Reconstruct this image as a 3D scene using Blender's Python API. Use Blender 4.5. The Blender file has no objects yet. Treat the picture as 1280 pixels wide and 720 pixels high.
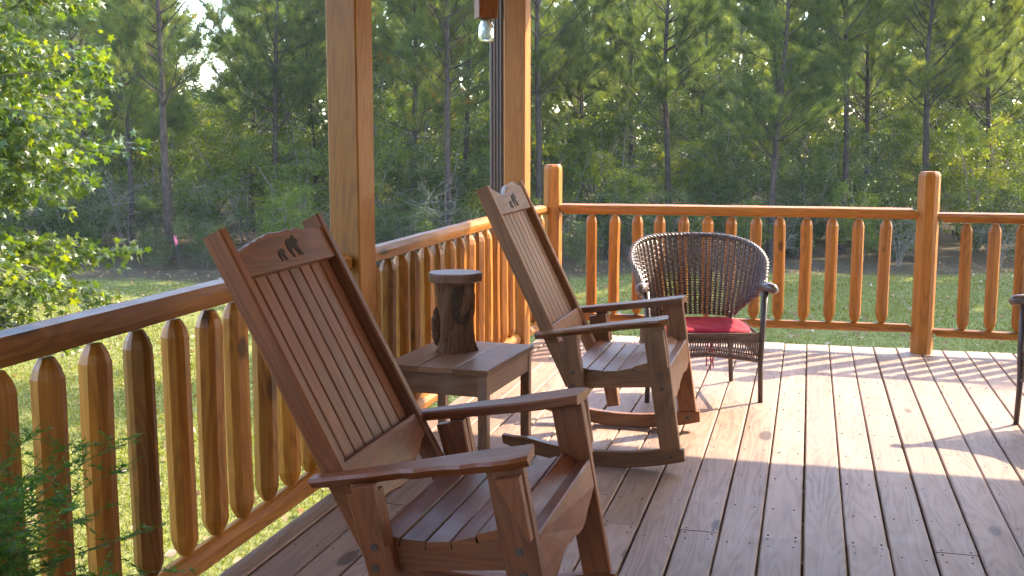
import bpy, math, random
import numpy as np
from mathutils import Vector, Matrix
R = math.radians
sc = bpy.context.scene
col = sc.collection
random.seed(7)

# ------------------------------------------------------------------ camera
CAM_H = 1.42; FPX = 1400.0
YAW = R(14.8); PIT = math.atan(190 / 1400)
cd = bpy.data.cameras.new('camera'); cam = bpy.data.objects.new('camera', cd); col.objects.link(cam)
cam.location = (0, 0, CAM_H); cam.rotation_euler = (R(90) - PIT, 0, YAW)
cd.sensor_width = 36; cd.lens = 36 * FPX / 1280; cd.clip_start = .05; cd.clip_end = 600
sc.camera = cam
FWD = Vector((-math.sin(YAW), math.cos(YAW), 0)); RGT = Vector((math.cos(YAW), math.sin(YAW), 0))
GZ = -1.4
def at(px, d, z=GZ):
    """a point of the woods, given by bearing and distance"""
    p = FWD * d + RGT * ((px - 640) / FPX * d)
    return Vector((p.x, p.y, z))

# ------------------------------------------------------------------ light
w = bpy.data.worlds.new('World'); sc.world = w; w.use_nodes = True
S = Vector((.92, .97, 1.0)).normalized()
EL = math.asin(S.z); AZ = math.atan2(S.x, S.y)
nt = w.node_tree; bg = nt.nodes['Background']
sky = nt.nodes.new('ShaderNodeTexSky'); sky.sky_type = 'NISHITA'; sky.sun_disc = False
sky.sun_elevation = EL; sky.sun_rotation = AZ; sky.air_density = 1.0; sky.dust_density = 1.2; sky.ozone_density = 1.2
nt.links.new(sky.outputs[0], bg.inputs[0]); bg.inputs[1].default_value = .15
sd = bpy.data.lights.new('sun', 'SUN'); sd.energy = 2.0; sd.angle = R(.55); sd.color = (1, .85, .63)
so = bpy.data.objects.new('sun', sd); col.objects.link(so)
so.rotation_euler = S.to_track_quat('Z', 'Y').to_euler(); so.location = S * 60
sc.view_settings.view_transform = 'Standard'; sc.view_settings.look = 'None'
sc.view_settings.gamma = 1; sc.view_settings.use_curve_mapping = False
sc.view_settings.exposure = 3.35
sc.render.engine = 'CYCLES'
sc.cycles.max_bounces = 8; sc.cycles.transparent_max_bounces = 12; sc.cycles.use_denoising = True

# ------------------------------------------------------------------ materials
def new_mat(name):
    m = bpy.data.materials.new(name); m.use_nodes = True
    t = m.node_tree; b = t.nodes['Principled BSDF']
    return m, t, b
def nd(t, typ, **kw):
    n = t.nodes.new('ShaderNode' + typ)
    for k, v in kw.items():
        if k.startswith('i_'):
            k = k[2:]; k = int(k) if k.isdigit() else k
            n.inputs[k].default_value = v
        else: setattr(n, k, v)
    return n
def ramp(t, fac, stops):
    r = nd(t, 'ValToRGB'); e = r.color_ramp.elements
    e[0].position, e[0].color = stops[0][0], (*stops[0][1], 1)
    e[1].position, e[1].color = stops[-1][0], (*stops[-1][1], 1)
    for p, c in stops[1:-1]:
        q = e.new(p); q.color = (*c, 1)
    t.links.new(fac, r.inputs[0]); return r.outputs[0]
def mixc(t, f, a, b, mode='MIX'):
    m = nd(t, 'Mix', data_type='RGBA', blend_type=mode)
    for s, v in ((m.inputs[0], f), (m.inputs[6], a), (m.inputs[7], b)):
        if hasattr(v, 'is_linked'): t.links.new(v, s)
        else: s.default_value = v if not isinstance(v, tuple) else (*v, 1)
    return m.outputs[2]
def math_(t, op, a, b=None, c=None):
    m = nd(t, 'Math', operation=op)
    for i, v in enumerate((a, b, c)):
        if v is None: continue
        if hasattr(v, 'is_linked'): t.links.new(v, m.inputs[i])
        else: m.inputs[i].default_value = v
    return m.outputs[0]

def wood(name, dark, light, rough=.5, grain=1.0, tone=.25, knots=.5, spec=.4, knotcol=None, weather=None, bump=.25, hue=0.0):
    m, t, b = new_mat(name); L = t.links
    uv = nd(t, 'UVMap', uv_map='grain'); at_ = nd(t, 'Attribute', attribute_name='rnd')
    oi = nd(t, 'ObjectInfo')
    off = nd(t, 'VectorMath', operation='ADD')
    offs = nd(t, 'CombineXYZ'); L.new(math_(t, 'MULTIPLY', oi.outputs['Random'], 37.0), offs.inputs[0]); L.new(math_(t, 'MULTIPLY', oi.outputs['Random'], 11.0), offs.inputs[1])
    L.new(uv.outputs[0], off.inputs[0]); L.new(offs.outputs[0], off.inputs[1])
    def mp(sx, sy):
        q = nd(t, 'Mapping'); q.inputs['Scale'].default_value = (sx, sy, 1); L.new(off.outputs[0], q.inputs[0]); return q.outputs[0]
    n1 = nd(t, 'TexNoise', i_Scale=1.0, i_Detail=7.0, i_Roughness=.62); L.new(mp(3.0 * grain, 75 * grain), n1.inputs['Vector'])
    n2 = nd(t, 'TexNoise', i_Scale=1.0, i_Detail=3.0); L.new(mp(1.3, 7), n2.inputs['Vector'])
    n3 = nd(t, 'TexNoise', i_Scale=1.0, i_Detail=4.0); L.new(mp(9, 14), n3.inputs['Vector'])
    # growth rings: iso-lines of a slow stretched noise
    n4 = nd(t, 'TexNoise', i_Scale=1.0, i_Detail=2.0, i_Roughness=.35); L.new(mp(1.1, 9.0), n4.inputs['Vector'])
    rings = math_(t, 'PINGPONG', math_(t, 'MULTIPLY', n4.outputs[0], 13.0), .5)
    fac = math_(t, 'ADD', math_(t, 'MULTIPLY', n1.outputs[0], .55), math_(t, 'MULTIPLY', rings, .42))
    fac = math_(t, 'ADD', fac, math_(t, 'MULTIPLY', math_(t, 'SUBTRACT', n2.outputs[0], .5), .55))
    c = ramp(t, fac, [(.12, dark), (.38, tuple(.45 * a + .55 * bb for a, bb in zip(dark, light))), (.72, light)])
    # per piece tone
    tv = math_(t, 'ADD', math_(t, 'MULTIPLY', at_.outputs['Fac'], tone * 2), 1 - tone)
    tv2 = math_(t, 'ADD', math_(t, 'MULTIPLY', oi.outputs['Random'], tone), 1 - tone * .5)
    hs = nd(t, 'HueSaturation'); L.new(math_(t, 'MULTIPLY', tv, tv2), hs.inputs['Value']); L.new(c, hs.inputs['Color'])
    hs.inputs['Hue'].default_value = .5 + hue
    c = hs.outputs[0]
    if weather:
        f = ramp(t, n3.outputs[0], [(.45, (0, 0, 0)), (.72, (1, 1, 1))]); c = mixc(t, math_(t, 'MULTIPLY', f, .55), c, weather)
    if knots:
        vo = nd(t, 'TexVoronoi', feature='F1', i_Scale=1.0, i_Randomness=1.0); L.new(mp(1.9, 5.2), vo.inputs['Vector'])
        sep = nd(t, 'SeparateColor'); L.new(vo.outputs['Color'], sep.inputs[0])
        rad = math_(t, 'MULTIPLY', math_(t, 'GREATER_THAN', sep.outputs[0], 1 - knots), math_(t, 'ADD', math_(t, 'MULTIPLY', sep.outputs[1], .085), .045))
        k = math_(t, 'SMOOTH_MIN', math_(t, 'DIVIDE', math_(t, 'SUBTRACT', math_(t, 'MULTIPLY', rad, 1.5), vo.outputs['Distance']), .05), 1.0, .1)
        k = math_(t, 'MAXIMUM', k, 0.0)
        c = mixc(t, math_(t, 'MULTIPLY', k, .8), c, knotcol or tuple(a * .35 for a in dark))
    L.new(c, b.inputs['Base Color'])
    rr = math_(t, 'ADD', math_(t, 'MULTIPLY', n3.outputs[0], .25), rough - .12); L.new(rr, b.inputs['Roughness'])
    b.inputs['Specular IOR Level'].default_value = spec
    bp = nd(t, 'Bump', i_Strength=bump, i_Distance=.004); L.new(math_(t, 'ADD', fac, math_(t, 'MULTIPLY', n3.outputs[0], .5)), bp.inputs['Height']); L.new(bp.outputs[0], b.inputs['Normal'])
    return m

def plain(name, colr, rough=.5, metal=0, spec=.5, var=.2, scale=40, bump=0):
    m, t, b = new_mat(name); L = t.links
    tc = nd(t, 'TexCoord'); n = nd(t, 'TexNoise', i_Scale=scale, i_Detail=4.0); L.new(tc.outputs['Object'], n.inputs['Vector'])
    c = ramp(t, n.outputs[0], [(.25, tuple(a * (1 - var) for a in colr)), (.75, tuple(min(1, a * (1 + var)) for a in colr))])
    L.new(c, b.inputs['Base Color']); b.inputs['Roughness'].default_value = rough; b.inputs['Metallic'].default_value = metal
    b.inputs['Specular IOR Level'].default_value = spec
    if bump:
        bp = nd(t, 'Bump', i_Strength=bump, i_Distance=.01); L.new(n.outputs[0], bp.inputs['Height']); L.new(bp.outputs[0], b.inputs['Normal'])
    return m

def leaf(name, stops, rough=.45, trans=.45, spec=.4, tcol=None):
    m, t, b = new_mat(name); L = t.links
    a = nd(t, 'Attribute', attribute_name='rnd'); oi = nd(t, 'ObjectInfo')
    f = math_(t, 'ADD', math_(t, 'MULTIPLY', a.outputs['Fac'], .8), math_(t, 'MULTIPLY', oi.outputs['Random'], .2))
    c = ramp(t, f, stops)
    L.new(c, b.inputs['Base Color']); b.inputs['Roughness'].default_value = rough; b.inputs['Specular IOR Level'].default_value = spec
    tr = nd(t, 'BsdfTranslucent')
    tc = mixc(t, 1.0, c, tcol or (1.0, 1.0, .55), 'MULTIPLY')
    hs = nd(t, 'HueSaturation', i_Saturation=1.1, i_Value=1.8); L.new(tc, hs.inputs['Color']); L.new(hs.outputs[0], tr.inputs[0])
    mx = nd(t, 'MixShader', i_Fac=trans); L.new(b.outputs[0], mx.inputs[1]); L.new(tr.outputs[0], mx.inputs[2])
    L.new(mx.outputs[0], t.nodes['Material Output'].inputs[0])
    return m

M = {}
M['rail'] = wood('stained_log', (.15, .044, .004), (.40, .145, .014), .42, tone=.24, knots=.6, spec=.38, bump=.35)
M['post'] = wood('stained_timber', (.17, .052, .006), (.34, .122, .014), .5, grain=.8, tone=.1, knots=.3, spec=.35, bump=.12)
M['chair'] = wood('oiled_cedar', (.10, .023, .006), (.25, .070, .019), .42, tone=.16, knots=.4, spec=.4, bump=.15)
M['chair_far'] = wood('oiled_cedar_brown', (.11, .038, .012), (.27, .112, .042), .42, tone=.16, knots=.4, spec=.4, bump=.15)
M['table'] = wood('oiled_cedar_table', (.12, .046, .02), (.28, .128, .06), .42, tone=.2, knots=.35, spec=.45, weather=(.24, .16, .13), bump=.2)
M['deck'] = wood('deck_board', (.185, .108, .08), (.40, .262, .19), .5, grain=.75, tone=.16, knots=.5, spec=.3, knotcol=(.05, .028, .02), bump=.25)
M['bark'] = wood('bark', (.05, .023, .012), (.22, .11, .06), .9, grain=.5, tone=.2, knots=0, spec=.1, bump=1.0)
M['scar'] = wood('bare_scar_wood', (.042, .02, .011), (.14, .07, .038), .6, grain=.6, knots=0, spec=.3)
M['bear_dark'] = plain('dark_bear_wood', (.02, .009, .006), .8)
M['nail'] = plain('nail_head', (.06, .045, .04), .6)
M['steel'] = plain('bolt_head', (.10, .075, .06), .45, metal=.7)
M['cabin'] = wood('cabin_log', (.05, .022, .010), (.14, .065, .026), .6, knots=.3)
M['roof'] = wood('porch_ceiling_board', (.40, .24, .12), (.68, .47, .29), .6, knots=.3)
M['wicker'] = plain('brown_wicker', (.108, .070, .056), .30, spec=.5, var=.45, scale=60)
M['wickerleg'] = plain('brown_wrapped_leg', (.05, .032, .026), .42, spec=.5, var=.3, scale=80)
M['red'] = plain('red_cushion', (.30, .014, .030), .85, spec=.2, var=.18, scale=25, bump=.3)
M['spout'] = plain('brown_metal', (.10, .06, .045), .45, spec=.5, var=.06)
M['pink'] = plain('pink_flag', (.85, .16, .25), .6)
M['stake'] = plain('dark_stake', (.03, .03, .03), .6)
M['clay'] = plain('clay_pot', (.33, .13, .07), .8, bump=.2)
M['soil'] = plain('potting_soil', (.04, .03, .02), .95, bump=.6)
M['pinebark'] = plain('pine_bark', (.062, .045, .036), .9, spec=.1, var=.45, scale=9, bump=.8)
M['graybark'] = plain('pale_twig', (.20, .165, .135), .9, spec=.1, var=.35, scale=14, bump=.4)
M['needle'] = leaf('pine_needle', [(0, (.045, .07, .03)), (.5, (.105, .135, .045)), (.9, (.20, .21, .06)), (1, (.25, .14, .055))], .5, .55, .3)
M['leafA'] = leaf('broad_leaf', [(0, (.025, .042, .011)), (.55, (.058, .086, .018)), (.85, (.115, .13, .025)), (1, (.17, .165, .028))], .35, .48, .5)
M['leafB'] = leaf('autumn_leaf', [(0, (.06, .10, .02)), (.5, (.13, .16, .025)), (.85, (.25, .22, .03)), (1, (.30, .16, .03))], .4, .5, .45)
M['rust'] = leaf('rusty_needle', [(0, (.16, .08, .04)), (1, (.30, .16, .08))], .6, .35, .2, (1, .8, .6))
M['star'] = leaf('star_leaf', [(0, (.03, .06, .018)), (.5, (.085, .115, .022)), (.8, (.18, .19, .03)), (1, (.36, .29, .04))], .28, .54, .55)
M['fern'] = leaf('fern_leaf', [(0, (.05, .11, .025)), (1, (.11, .19, .045))], .5, .5, .3)
M['grass'] = leaf('grass_blade', [(0, (.05, .07, .016)), (.5, (.10, .11, .026)), (.85, (.18, .155, .05)), (1, (.30, .23, .11))], .5, .70, .2, (1.0, .95, .5))
M['litter'] = leaf('fallen_leaf', [(0, (.16, .09, .05)), (.7, (.30, .20, .12)), (1, (.48, .40, .32))], .7, .2, .2, (1, .9, .7))
# clear jar glass
m, t, b = new_mat('jar_glass'); b.inputs['Roughness'].default_value = .03; b.inputs['Transmission Weight'].default_value = .9; b.inputs['IOR'].default_value = 1.45; b.inputs['Base Color'].default_value = (.86, .93, .97, 1); M['glass'] = m
M['bulb'] = plain('frosted_bulb', (.8, .82, .84), .5, var=.03)
# lawn
m, t, b = new_mat('lawn_ground'); L = t.links
tc = nd(t, 'TexCoord'); n = nd(t, 'TexNoise', i_Scale=.35, i_Detail=5.0); L.new(tc.outputs['Object'], n.inputs['Vector'])
n2 = nd(t, 'TexNoise', i_Scale=9.0, i_Detail=6.0, i_Roughness=.7); L.new(tc.outputs['Object'], n2.inputs['Vector'])
g = ramp(t, n2.outputs[0], [(.3, (.085, .095, .024)), (.55, (.17, .17, .05)), (.8, (.27, .22, .11))])
lt = ramp(t, n2.outputs[0], [(.3, (.035, .028, .018)), (.6, (.095, .07, .042)), (.8, (.19, .145, .10))])
at_ = nd(t, 'Attribute', attribute_name='litter')
f = ramp(t, math_(t, 'ADD', at_.outputs['Fac'], math_(t, 'MULTIPLY', math_(t, 'SUBTRACT', n.outputs[0], .5), .8)), [(.42, (0, 0, 0)), (.58, (1, 1, 1))])
L.new(mixc(t, f, g, lt), b.inputs['Base Color']); b.inputs['Roughness'].default_value = .95; b.inputs['Specular IOR Level'].default_value = .1
bp = nd(t, 'Bump', i_Strength=.8, i_Distance=.05); L.new(n2.outputs[0], bp.inputs['Height']); L.new(bp.outputs[0], b.inputs['Normal']); M['lawn'] = m

# ------------------------------------------------------------------ mesh builder
class MB:
    def __init__(s): s.v = []; s.f = []; s.uv = []; s.r = []; s.mi = []; s.sm = []
    def face(s, idx, uvs, mi=0, smooth=False):
        s.f.append(idx); s.uv.extend(uvs); s.mi.append(mi); s.sm.append(smooth)
    def loft(s, rings, mi=0, smooth=False, caps=True, rnd=None, closed=True, swap=False):
        rnd = random.random() if rnd is None else rnd
        o = len(s.v); n = len(rings[0]); ou, ov = random.random() * 50, random.random() * 50
        for r in rings:
            for p in r: s.v.append(Vector(p)); s.r.append(rnd)
        cen = [sum((Vector(p) for p in r), Vector()) / n for r in rings]
        u = [0]
        for a, b in zip(cen, cen[1:]): u.append(u[-1] + (b - a).length)
        r0 = rings[len(rings) // 2]; v = [0]
        for i in range(n): v.append(v[-1] + (Vector(r0[(i + 1) % n]) - Vector(r0[i])).length)
        for k in range(len(rings) - 1):
            for i in range(n if closed else n - 1):
                j = (i + 1) % n
                s.face((o + k * n + i, o + k * n + j, o + (k + 1) * n + j, o + (k + 1) * n + i),
                       [(ou + u[k], ov + v[i]), (ou + u[k], ov + v[i + 1]), (ou + u[k + 1], ov + v[i + 1]), (ou + u[k + 1], ov + v[i])], mi, smooth)
        if caps and closed:
            for k, rev in ((0, True), (len(rings) - 1, False)):
                idx = [o + k * n + i for i in range(n)]
                if rev: idx = idx[::-1]
                c = cen[k]; s.face(tuple(idx), [(ou + (s.v[i] - c).x * .3, ov + (s.v[i] - c).y + (s.v[i] - c).z) for i in idx], mi, False)
    def board(s, p0, p1, wa, W, T, ch=.004, mi=0, rnd=None, segs=1, W1=None, T1=None):
        """a plank from p0 to p1, width W along wa, thickness T, chamfered edges"""
        p0, p1, wa = Vector(p0), Vector(p1), Vector(wa).normalized()
        d = (p1 - p0).normalized(); wa = (wa - d * wa.dot(d)).normalized(); ta = d.cross(wa)
        rings = []
        W1 = W if W1 is None else W1; T1 = T if T1 is None else T1
        for k in range(segs + 1):
            q = k / segs; c = p0.lerp(p1, q); a = (W + (W1 - W) * q) / 2; b = (T + (T1 - T) * q) / 2; h = min(ch, a * .9, b * .9)
            pts = [(a, -b + h), (a, b - h), (a - h, b), (-a + h, b), (-a, b - h), (-a, -b + h), (-a + h, -b), (a - h, -b)]
            rings.append([c + wa * x + ta * y for x, y in pts])
        s.loft(rings, mi, rnd=rnd)
    def tube(s, pts, r, n=6, mi=0, smooth=True, caps=True, rnd=None):
        pts = [Vector(p) for p in pts]
        rr = r if hasattr(r, '__len__') else [r] * len(pts)
        rings = []; up = None
        for k, p in enumerate(pts):
            d = (pts[min(k + 1, len(pts) - 1)] - pts[max(k - 1, 0)]).normalized()
            if up is None: up = d.orthogonal().normalized()
            up = (up - d * up.dot(d)).normalized(); sd_ = d.cross(up)
            rings.append([p + (up * math.cos(2 * math.pi * i / n) + sd_ * math.sin(2 * math.pi * i / n)) * rr[k] for i in range(n)])
        s.loft(rings, mi, smooth, caps, rnd)
    def log(s, p0, p1, r0, r1=None, n=11, seg=.22, jit=.07, tip0=0, tip1=0, bend=.0, rnd=None, seed=None, tipr=.5):
        """hand-hewn pole: flat facets of uneven width, optional cone ends"""
        rg = random.Random(seed if seed is not None else random.random())
        p0, p1 = Vector(p0), Vector(p1); r1 = r0 if r1 is None else r1
        d = (p1 - p0); Ln = d.length; d.normalize(); a = d.orthogonal().normalized(); b = d.cross(a)
        if abs(d.z) < .5: a = Vector((0, 0, 1)); a = (a - d * a.z).normalized(); b = d.cross(a)
        ns = max(2, int(Ln / seg)); ts = []
        if tip0: ts += [0, tip0 * .5]
        ts += [tip0 + (Ln - tip0 - tip1) * k / ns for k in range(ns + 1)]
        if tip1: ts += [Ln - tip1 * .5, Ln]
        ang = [2 * math.pi * (i + rg.uniform(-.25, .25)) / n for i in range(n)]
        base = [1 + rg.uniform(-jit, jit) for _ in range(n)]; ph = rg.random() * 6; rings = []
        bd = (rg.uniform(-1, 1), rg.uniform(-1, 1))
        for tt in ts:
            q = tt / Ln; r = r0 + (r1 - r0) * q
            if tip0 and tt < tip0: r *= tipr + (1 - tipr) * (tt / tip0) ** .6
            if tip1 and tt > Ln - tip1: r *= tipr + (1 - tipr) * ((Ln - tt) / tip1) ** .6
            sw = math.sin(q * math.pi) * bend
            c = p0 + d * tt + a * sw * bd[0] + b * sw * bd[1]
            rings.append([c + (a * math.cos(g) + b * math.sin(g)) * r * (base[i] + rg.uniform(-jit, jit) * .35) for i, g in enumerate(ang)])
        s.loft(rings, rnd=rnd)
    def poly(s, outline, n_vec, thick, mi=0, rnd=None, bev=0.0, u_axis=None):
        """extrude an outline (list of 3d points, planar) by thick along n_vec, both ways"""
        n_vec = Vector(n_vec).normalized(); pts = [Vector(p) for p in outline]; c = sum(pts, Vector()) / len(pts)
        rnd = random.random() if rnd is None else rnd
        ua = Vector(u_axis).normalized() if u_axis is not None else (pts[1] - pts[0]).normalized()
        va = n_vec.cross(ua); o = len(s.v); n = len(pts); ou, ov = random.random() * 50, random.random() * 50
        layers = [(-thick / 2, bev), (-thick / 2 + bev, 0), (thick / 2 - bev, 0), (thick / 2, bev)] if bev else [(-thick / 2, 0), (thick / 2, 0)]
        for h, b in layers:
            for i, p in enumerate(pts):
                q = p + n_vec * h
                if b:
                    e0 = (pts[i] - pts[i - 1]).normalized(); e1 = (pts[(i + 1) % n] - pts[i]).normalized()
                    inn = (n_vec.cross(e0) + n_vec.cross(e1)); 
                    if inn.length > 1e-6: q += inn.normalized() * b
                s.v.append(q); s.r.append(rnd)
        def uvp(i): return (ou + (s.v[i] - c).dot(ua), ov + (s.v[i] - c).dot(va) + (s.v[i] - c).dot(n_vec))
        for k in range(len(layers) - 1):
            for i in range(n):
                j = (i + 1) % n; q = (o + k * n + i, o + k * n + j, o + (k + 1) * n + j, o + (k + 1) * n + i)
                s.face(q, [uvp(x) for x in q], mi)
        idx = [o + i for i in range(n)][::-1]; s.face(tuple(idx), [uvp(x) for x in idx], mi)
        idx = [o + (len(layers) - 1) * n + i for i in range(n)]; s.face(tuple(idx), [uvp(x) for x in idx], mi)
    def build(s, name, mats, parent=None, loc=None):
        me = bpy.data.meshes.new(name)
        me.from_pydata([tuple(p) for p in s.v], [], s.f); 
        ul = me.uv_layers.new(name='grain'); ul.data.foreach_set('uv', np.array(s.uv, dtype=np.float32).ravel())
        a = me.attributes.new('rnd', 'FLOAT', 'POINT'); a.data.foreach_set('value', np.array(s.r, dtype=np.float32))
        me.polygons.foreach_set('material_index', s.mi); me.polygons.foreach_set('use_smooth', s.sm)
        for mm in (mats if isinstance(mats, (list, tuple)) else [mats]): me.materials.append(mm)
        me.update()
        ob = bpy.data.objects.new(name, me); col.objects.link(ob)
        if parent: ob.parent = parent
        if loc is not None: ob.location = loc
        return ob

def np_mesh(name, verts, faces_flat, sizes, rnd, mat, mi=None, smooth=False):
    me = bpy.data.meshes.new(name); nv = len(verts); nf = len(sizes)
    me.vertices.add(nv); me.vertices.foreach_set('co', np.asarray(verts, dtype=np.float32).ravel())
    me.loops.add(len(faces_flat)); me.loops.foreach_set('vertex_index', np.asarray(faces_flat, dtype=np.int32))
    me.polygons.add(nf); st = np.concatenate([[0], np.cumsum(sizes)[:-1]]).astype(np.int32)
    me.polygons.foreach_set('loop_start', st)
    a = me.attributes.new('rnd', 'FLOAT', 'POINT'); a.data.foreach_set('value', np.asarray(rnd, dtype=np.float32))
    for mm in (mat if isinstance(mat, (list, tuple)) else [mat]): me.materials.append(mm)
    me.update(calc_edges=True); me.validate()
    return me
def obj(name, me, parent=None):
    o = bpy.data.objects.new(name, me); col.objects.link(o)
    if parent: o.parent = parent
    return o
def tag(o, label=None, cat=None, group=None, kind=None):
    for k, v in (('label', label), ('category', cat), ('group', group), ('kind', kind)):
        if v: o[k] = v
    return o
def thing(name, label, cat, loc=(0, 0, 0), rz=0, group=None):
    o = bpy.data.objects.new(name, None); col.objects.link(o); o.location = loc; o.rotation_euler = (0, 0, rz); o.empty_display_size = .1
    return tag(o, label, cat, group)
def copy_tree(o, parent=None):
    c = o.copy(); col.objects.link(c)
    if parent is not None: c.parent = parent
    for ch in o.children: copy_tree(ch, c)
    return c

# ------------------------------------------------------------------ ground
def ground():
    xs = np.concatenate([np.linspace(-300, -45, 8), np.linspace(-42, 42, 85), np.linspace(45, 300, 8)])
    ys = np.concatenate([np.linspace(-200, -12, 6), np.linspace(-10, 60, 71), np.linspace(65, 400, 8)])
    X, Y = np.meshgrid(xs, ys); rg = np.random.default_rng(3)
    Z = np.full_like(X, GZ) + .05 * np.sin(X * .35 + 1) * np.cos(Y * .3) 
    dep = X * FWD.x + Y * FWD.y; lat = X * RGT.x + Y * RGT.y
    edge = 22.3 + .10 * lat + .6 * np.sin(lat * .6)
    Z = Z + np.clip(dep - edge, 0, 60) * .03
    lit = np.clip((dep - edge) / 3.0 + .5, 0, 1)
    nx, ny = len(xs), len(ys)
    idx = np.arange(nx * ny).reshape(ny, nx)
    q = np.stack([idx[:-1, :-1], idx[:-1, 1:], idx[1:, 1:], idx[1:, :-1]], -1).reshape(-1, 4)
    me = np_mesh('lawn', np.stack([X, Y, Z], -1).reshape(-1, 3), q.ravel(), np.full(len(q), 4), np.zeros(nx * ny), M['lawn'])
    a = me.attributes.new('litter', 'FLOAT', 'POINT'); a.data.foreach_set('value', lit.ravel().astype(np.float32))
    for p in me.polygons: p.use_smooth = True
    tag(obj('lawn', me), 'grassy clearing that turns to leaf litter at the edge of the woods', None, None, 'structure')
ground()
def gz(p):
    dep = p.x * FWD.x + p.y * FWD.y; lat = p.x * RGT.x + p.y * RGT.y
    e = 22.3 + .10 * lat + .6 * math.sin(lat * .6)
    return GZ + .05 * math.sin(p.x * .35 + 1) * math.cos(p.y * .3) + min(60, max(0, dep - e)) * .03

# ------------------------------------------------------------------ deck
PITCH = .146; EDGE_Y = 7.86
def deck():
    rg = random.Random(11); mb = MB(); nails = MB()
    joists = [-1.4 + .405 * k for k in range(23)]
    i = 0
    for k in range(-13, 26):
        x0 = .0225 + PITCH * k
        if x0 < -1.9: continue
        xl = x0 if x0 > -1.8 else -1.823; PW = x0 + PITCH - xl
        i += 1
        cuts = [-1.2, EDGE_Y + rg.uniform(-.012, .012)]
        if k % 2 == 1: cuts.insert(1, 3.95)
        else: cuts.insert(1, rg.choice([1.5, 6.39, 1.9]) if k % 4 == 0 else 1.6)
        for a, b in zip(cuts, cuts[1:]):
            dx = rg.uniform(-.002, .002); tz = rg.uniform(-.0015, .0015)
            mb.board((xl + PW / 2 + dx, a + .002, -.019 + tz), (xl + PW / 2 + rg.uniform(-.002, .002), b - .002, -.019 + tz), (1, 0, 0), PW - .0065, .038, .005, segs=2)
        for j in joists:
            for dx in ((.03, PITCH - .03) if x0 > -1.8 else (PITCH - .03,)):
                y = j + rg.uniform(-.012, .012); x = x0 + dx + rg.uniform(-.006, .006)
                if a < y < b - .03 or y < EDGE_Y - .05:
                    nails.tube([(x, y, -.004), (x, y, .0022)], rg.uniform(.0024, .0036), 7, smooth=False)
        for c in cuts[1:-1]:
            for yy in (c - .022, c + .022):
                for dx in ((.025, PITCH - .025) if x0 > -1.8 else (PITCH - .03,)):
                    nails.tube([(x0 + dx, yy, -.004), (x0 + dx, yy, .0022)], .004, 7, smooth=False)
    d = mb.build('deck', M['deck']); tag(d, 'weathered pine board porch deck', None, None, 'structure')
    nails.build('nail_heads', M['nail'], d)
    fr = MB()
    fr.board((-1.82, EDGE_Y - .05, -.16), (3.8, EDGE_Y - .05, -.16), (0, 0, 1), .235, .038)
    fr.board((-1.745, -1.2, -.16), (-1.745, EDGE_Y - .08, -.16), (0, 0, 1), .235, .038)
    for j in joists: fr.board((-1.72, j, -.15), (3.7, j, -.15), (0, 0, 1), .2, .038)
    fr.build('deck_framing', M['deck'], d)
deck()

# ------------------------------------------------------------------ porch posts and roof
P1 = Vector((-1.84, 4.355, 0)); P2 = Vector((-1.84, 7.10, 0))
def porch_post(loc, rz, label, w=.14, d=.14):
    t = MB(); t.board((0, 0, GZ - .1), (0, 0, 2.33), (1, 0, 0), w, d, .006, segs=4)
    o = t.build('porch_post', M['post']); o.location = loc; o.rotation_euler = (0, 0, rz)
    return tag(o, label, 'post')
porch_post(P1, R(-7), 'square stained timber porch post right behind the nearest rocking chair')
porch_post(P2, R(-1), 'square stained timber porch post next to the brown downspout')
def roof():
    t = thing('porch_roof', 'boarded porch roof overhead on timber beams', 'roof', (0, 0, 2.33))
    b = MB()
    b.board((-1.84, -3.2, .12), (-1.84, 7.18, .12), (0, 0, 1), .24, .14, .006)
    b.build('beam', M['post'], t)
    b = MB(); b.board((-1.768, 7.10, .12), (5.2, 7.10, .12), (0, 0, 1), .24, .14, .006); b.build('beam', M['post'], t)
    b = MB()
    b.poly([(-2.35, -4, .28), (5.2, -4, .28), (5.2, 7.22, .28), (1.95, 7.22, .28), (1.75, 7.5, .28), (-2.35, 7.55, .28)], (0, 0, 1), .07)
    b.build('ceiling', M['roof'], t)
roof()

# the cabin behind and beside the viewer
def cabin():
    t = thing('log_cabin', 'dark stained log cabin wall that the porch is built against', 'cabin', (0, -2.4, 0))
    for (p0, p1, n_) in (((2.15, -.5, 0), (2.15, 7.0, 0), 12),):
        b = MB()
        for k in range(n_):
            z = .11 + .215 * k
            b.log((p0[0], p0[1], z), (p1[0], p1[1], z), .115, .115, 10, .8, .03, seed=k)
        b.build('log_wall', M['cabin'], t)
cabin()
# downspout
def downspout():
    t = MB(); W, D = .082, .06; rings = []
    prof = []
    nrib = 4
    for side in range(4):
        for k in range(nrib * 2):
            q = k / (nrib * 2); z = .004 if k % 2 else 0
            if side == 0: prof.append((-W / 2 + W * q, -D / 2 - z))
            if side == 1: prof.append((W / 2 + z, -D / 2 + D * q))
            if side == 2: prof.append((W / 2 - W * q, D / 2 + z))
            if side == 3: prof.append((-W / 2 - z, D / 2 - D * q))
    for z in (-1.2, 0, 1.2, 2.45): rings.append([(x, y, z) for x, y in prof])
    t.loft(rings)
    o = t.build('downspout', M['spout'], None, (-1.985, 7.13, 0)); o.rotation_euler = (0, 0, R(8))
    tag(o, 'brown ribbed metal downspout running down beside the square porch post', 'downspout')
downspout()

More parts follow.
